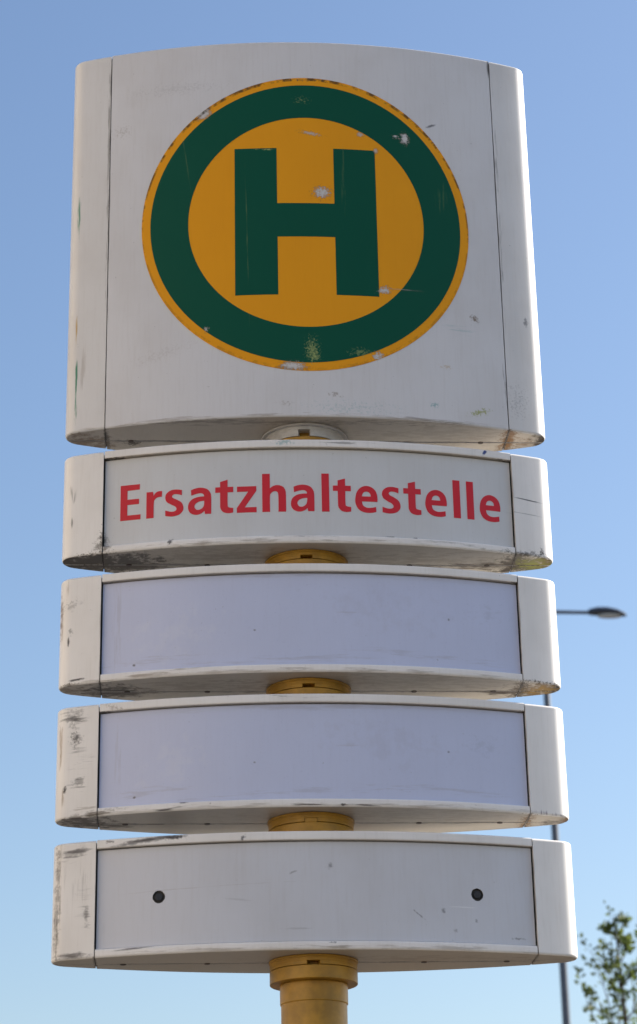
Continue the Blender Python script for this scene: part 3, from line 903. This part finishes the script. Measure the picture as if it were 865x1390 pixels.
# red lettering: outlines in tenths of a millimetre, flag 1 = corner, 0 = point on a curve
GL = {
 'E': ([(0, 613, 1), (325, 613, 1), (323, 520, 1), (118, 515, 1), (118, 360, 1), (312, 358, 1), (313, 268, 1), (118, 267, 1), (118, 84, 1), (341, 84, 1), (340, 0, 1), (0, 0, 1)], None),
 'r': ([(0, 455, 1), (108, 455, 1), (119, 385, 1), (150, 430, 0), (196, 456, 0), (260, 455, 1), (256, 358, 1), (190, 354, 0), (146, 325, 0), (124, 262, 0), (122, 0, 1), (0, 0, 1)], None),
 's': ([(275, 446, 1), (176, 464, 0), (84, 451, 0), (18, 399, 0), (0, 330, 0), (22, 263, 0), (86, 214, 0), (160, 172, 0), (186, 130, 0), (168, 94, 0), (102, 82, 0), (2, 112, 1), (2, 17, 1), (118, 0, 0), (225, 22, 0), (287, 80, 0), (299, 150, 0), (270, 228, 0), (200, 280, 0), (130, 318, 0), (112, 352, 0), (142, 382, 0), (207, 380, 0), (272, 357, 1)], None),
 'a': ([(46, 430, 1), (118, 457, 0), (209, 466, 0), (305, 438, 0), (358, 375, 0), (376, 290, 0), (376, 6, 1), (276, 6, 1), (266, 62, 1), (205, 14, 0), (119, 0, 0), (35, 40, 0), (0, 122, 0), (19, 220, 0), (88, 284, 0), (179, 308, 0), (262, 312, 1), (252, 348, 0), (213, 370, 0), (149, 366, 0), (53, 338, 1)], [(263, 236, 1), (179, 226, 0), (118, 186, 0), (106, 132, 0), (142, 86, 0), (205, 92, 0), (252, 140, 0)]),
 't': ([(79, 546, 1), (200, 581, 1), (200, 455, 1), (291, 455, 1), (291, 362, 1), (200, 362, 1), (200, 150, 0), (214, 104, 0), (289, 88, 1), (289, 10, 1), (206, 0, 0), (128, 24, 0), (84, 90, 0), (79, 180, 0), (79, 362, 1), (0, 362, 1), (0, 455, 1), (79, 455, 1)], None),
 'z': ([(4, 452, 1), (316, 452, 1), (316, 372, 1), (128, 89, 1), (318, 89, 1), (318, 0, 1), (0, 0, 1), (0, 80, 1), (186, 361, 1), (4, 361, 1)], None),
 'h': ([(0, 661, 1), (124, 661, 1), (124, 405, 1), (177, 447, 0), (252, 462, 0), (330, 436, 0), (370, 377, 0), (381, 290, 0), (381, 0, 1), (258, 0, 1), (258, 290, 0), (232, 350, 0), (184, 354, 0), (140, 318, 0), (124, 262, 0), (124, 0, 1), (0, 0, 1)], None),
 'l': ([(0, 661, 1), (121, 661, 1), (121, 0, 1), (0, 0, 1)], None),
 'e': ([(0, 230, 0), (28, 350, 0), (92, 430, 0), (182, 462, 0), (270, 440, 0), (336, 375, 0), (361, 285, 0), (361, 190, 1), (108, 190, 1), (122, 128, 0), (165, 92, 0), (232, 81, 0), (336, 101, 1), (338, 16, 1), (245, -4, 0), (138, 4, 0), (52, 52, 0), (8, 138, 0)], [(108, 278, 1), (254, 278, 1), (240, 336, 0), (190, 364, 0), (136, 344, 0)]),
}
def smooth(pts, sub=5):
    n = len(pts)
    out = []
    for i in range(n):
        p0, p1, p2, p3 = pts[i - 1], pts[i], pts[(i + 1) % n], pts[(i + 2) % n]
        out.append((p1[0], p1[1]))
        if p1[2] and p2[2]:
            continue
        a = Vector(p1[:2]); d = Vector(p2[:2])
        ta = Vector((0, 0)) if p1[2] else (d - Vector(p0[:2])) * .5
        tb = Vector((0, 0)) if p2[2] else (Vector(p3[:2]) - a) * .5
        if p1[2]: ta = (d - a) * 1.0 if p2[2] else (d - a) * 1.5 - tb * .5
        if p2[2]: tb = (d - a) * 1.5 - ta * .5
        for k in range(1, sub):
            t = k / sub
            h = (2 * t ** 3 - 3 * t ** 2 + 1, t ** 3 - 2 * t ** 2 + t, -2 * t ** 3 + 3 * t ** 2, t ** 3 - t ** 2)
            q = a * h[0] + ta * h[1] + d * h[2] + tb * h[3]
            out.append((q.x, q.y))
    return out
TEXT = [('E', -.3101), ('r', -.2665), ('s', -.2353), ('a', -.1978), ('t', -.1536), ('z', -.1189), ('h', -.0779), ('a', -.0320), ('l', .0177),
        ('t', .0359), ('e', .0718), ('s', .1157), ('t', .1511), ('e', .1872), ('l', .2347), ('l', .2580), ('e', .2803)]
for ch, s0 in TEXT:
    po, ph = GL[ch]
    tf = lambda L: [(s0 + u * 1e-4, 2.9612 + v * 1e-4) for u, v in smooth(L)]
    film('letter', tf(po), [tf(ph)] if ph else [], .0005, M['red'], boxes[1], rec=REC, label='red letter ' + ch)

# ------------------------------------------------------------------ street lamp
lamp = bpy.data.objects.new('street_lamp', None)
COL.objects.link(lamp)
lamp.location = (4.765, 26.55, 0)
lamp['label'] = 'slim grey street lamp with flat dark head on a short arm behind the sign'
lamp['category'] = 'street lamp'
Geo().tube([(0, 0, 0), (0, 0, 1.2), (0, 0, 1.25), (0, 0, 12.27)], [.085, .085, .062, .046], 16).build('pole', M['galv'], lamp)
Geo().prism(circle(0, 0, .14, 24), 0, .03, .005).build('foot_plate', M['galv'], lamp)
Geo().tube([(0, 0, 12.235), (.3, 0, 12.232), (.75, 0, 12.225)], [.030, .027, .025], 12).build('arm', M['galv'], lamp)
Geo().prism(circle(0, 0, .062, 20), 12.17, 12.29, .01).build('arm_clamp', M['lamp'], lamp)
Geo().prism([(-.045, -.088), (.045, -.088), (.045, -.06), (-.045, -.06)], .45, .95, .004).build('service_door', M['lamp'], lamp)
# head: flattened shell, drooping towards its tip
hv, hf = [], []
prof = [(.66, .0, .045, .040), (.69, .0, .075, .058), (.80, .005, .105, .075), (.93, .0, .118, .078), (1.06, -.012, .108, .060), (1.15, -.030, .080, .036), (1.20, -.042, .040, .014)]
ns = 16
for (x, zc, hw, hh) in prof:
    for k in range(ns):
        t = 2 * math.pi * k / ns
        zz = math.sin(t)
        hv.append((x, hw * math.cos(t), 12.225 + zc + (hh * zz if zz > 0 else .55 * hh * max(zz, -.75))))
for i in range(len(prof) - 1):
    for k in range(ns):
        l = (k + 1) % ns
        hf.append((i * ns + k, i * ns + l, (i + 1) * ns + l, (i + 1) * ns + k))
hf.append(tuple(range(ns)))
hf.append(tuple((len(prof) - 1) * ns + k for k in range(ns)))
head = obj('lamp_head', hv, hf, M['lamp'], lamp, sharp=50)
Geo().prism([(.80 + .16 + .17 * math.cos(2 * math.pi * i / 24), .075 * math.sin(2 * math.pi * i / 24)) for i in range(24)], 12.158, 12.192, .008).build('lamp_glass', M['lampglass'], head)

# ------------------------------------------------------------------ young tree
rnd = random.Random(11)
tree = bpy.data.objects.new('young_tree', None)
COL.objects.link(tree)
tree.location = (3.25, 14.55, 0)
tree['label'] = 'young tree with loose green leafy top behind the lower right edge of the sign'
tree['category'] = 'tree'
tg, lv, lf = Geo(), [], []
TOP = 5.44
tg.tube([(0, 0, 0), (.01, 0, 1.2), (-.02, .02, 2.4), (.02, 0, 3.6), (.0, .0, 4.6), (-.03, 0, TOP - .03)], [.075, .060, .048, .032, .016, .003], 12)
def leaf(p, d, L):
    u = d.cross(Vector((rnd.uniform(-1, 1), rnd.uniform(-1, 1), rnd.uniform(-.2, 1)))).normalized()
    nn = d.cross(u).normalized()
    b = len(lv)
    W = L * .34
    lv.extend([p, p + d * L * .38 + u * W + nn * L * .06, p + d * L * .75 + u * W * .75 + nn * L * .03, p + d * L - nn * L * .10,
               p + d * L * .75 - u * W * .75 + nn * L * .03, p + d * L * .38 - u * W + nn * L * .06, p + d * L * .5 - nn * L * .04])
    lf.extend([(b, b + 1, b + 6), (b + 1, b + 2, b + 6), (b + 2, b + 3, b + 6), (b + 3, b + 4, b + 6), (b + 4, b + 5, b + 6), (b + 5, b, b + 6)])
def twig(p0, d, L, r, depth):
    pts, p = [p0], p0
    n = 6
    for i in range(n):
        d = (d + Vector((rnd.uniform(-.22, .22), rnd.uniform(-.22, .22), .10))).normalized()
        p = p + d * (L / n)
        pts.append(p)
    tg.tube(pts, [r * (1 - .8 * i / n) for i in range(n + 1)], 6)
    for i in range(1, n + 1):
        q = pts[i]
        if depth > 0 and i >= 2 and rnd.random() < .7:
            for _ in range(1):
                e = (d + Vector((rnd.uniform(-1, 1), rnd.uniform(-1, 1), rnd.uniform(-.2, .7)))).normalized()
                twig(q, e, L * rnd.uniform(.28, .45), r * .45, depth - 1)
        if depth == 0 or (depth == 1 and rnd.random() < .6):
            for _ in range(1 if depth or rnd.random() < .45 else 3):
                e = (d * .5 + Vector((rnd.uniform(-1, 1), rnd.uniform(-1, 1), rnd.uniform(-.6, .6)))).normalized()
                leaf(q + e * .012 + Vector((rnd.uniform(-.02, .02), rnd.uniform(-.02, .02), rnd.uniform(-.02, .02))), e, rnd.uniform(.03, .058))
zz = 2.3
k = 0
while zz < TOP - .12:
    f = (TOP - zz) / (TOP - 2.3)
    a = k * 2.4 + rnd.uniform(-.4, .4)
    L = .06 + 1.0 * f ** 1.1
    d = Vector((math.cos(a), math.sin(a), .55 + .5 * (1 - f))).normalized()
    twig(Vector((0, 0, zz)), d, L, .004 + .016 * f, 2 if f > .45 else 1)
    zz += .075 + .08 * f
    k += 1
twig(Vector((0, 0, TOP - .30)), Vector((-.1, 0, 1)), .34, .005, 0)
for sx, sy, zt in ((-.27, .05, 5.12), (-.16, -.10, 5.02), (.22, .12, 5.2), (-.36, .12, 4.85)):
    twig(Vector((sx * .35, sy * .35, zt - .55)), Vector((sx * .9, sy * .9, 1)), .52, .006, 1)
tg.build('trunk', M['bark'], tree, sharp=60, weighted=False)
obj('crown', lv, lf, M['leaf'], tree, sharp=None)
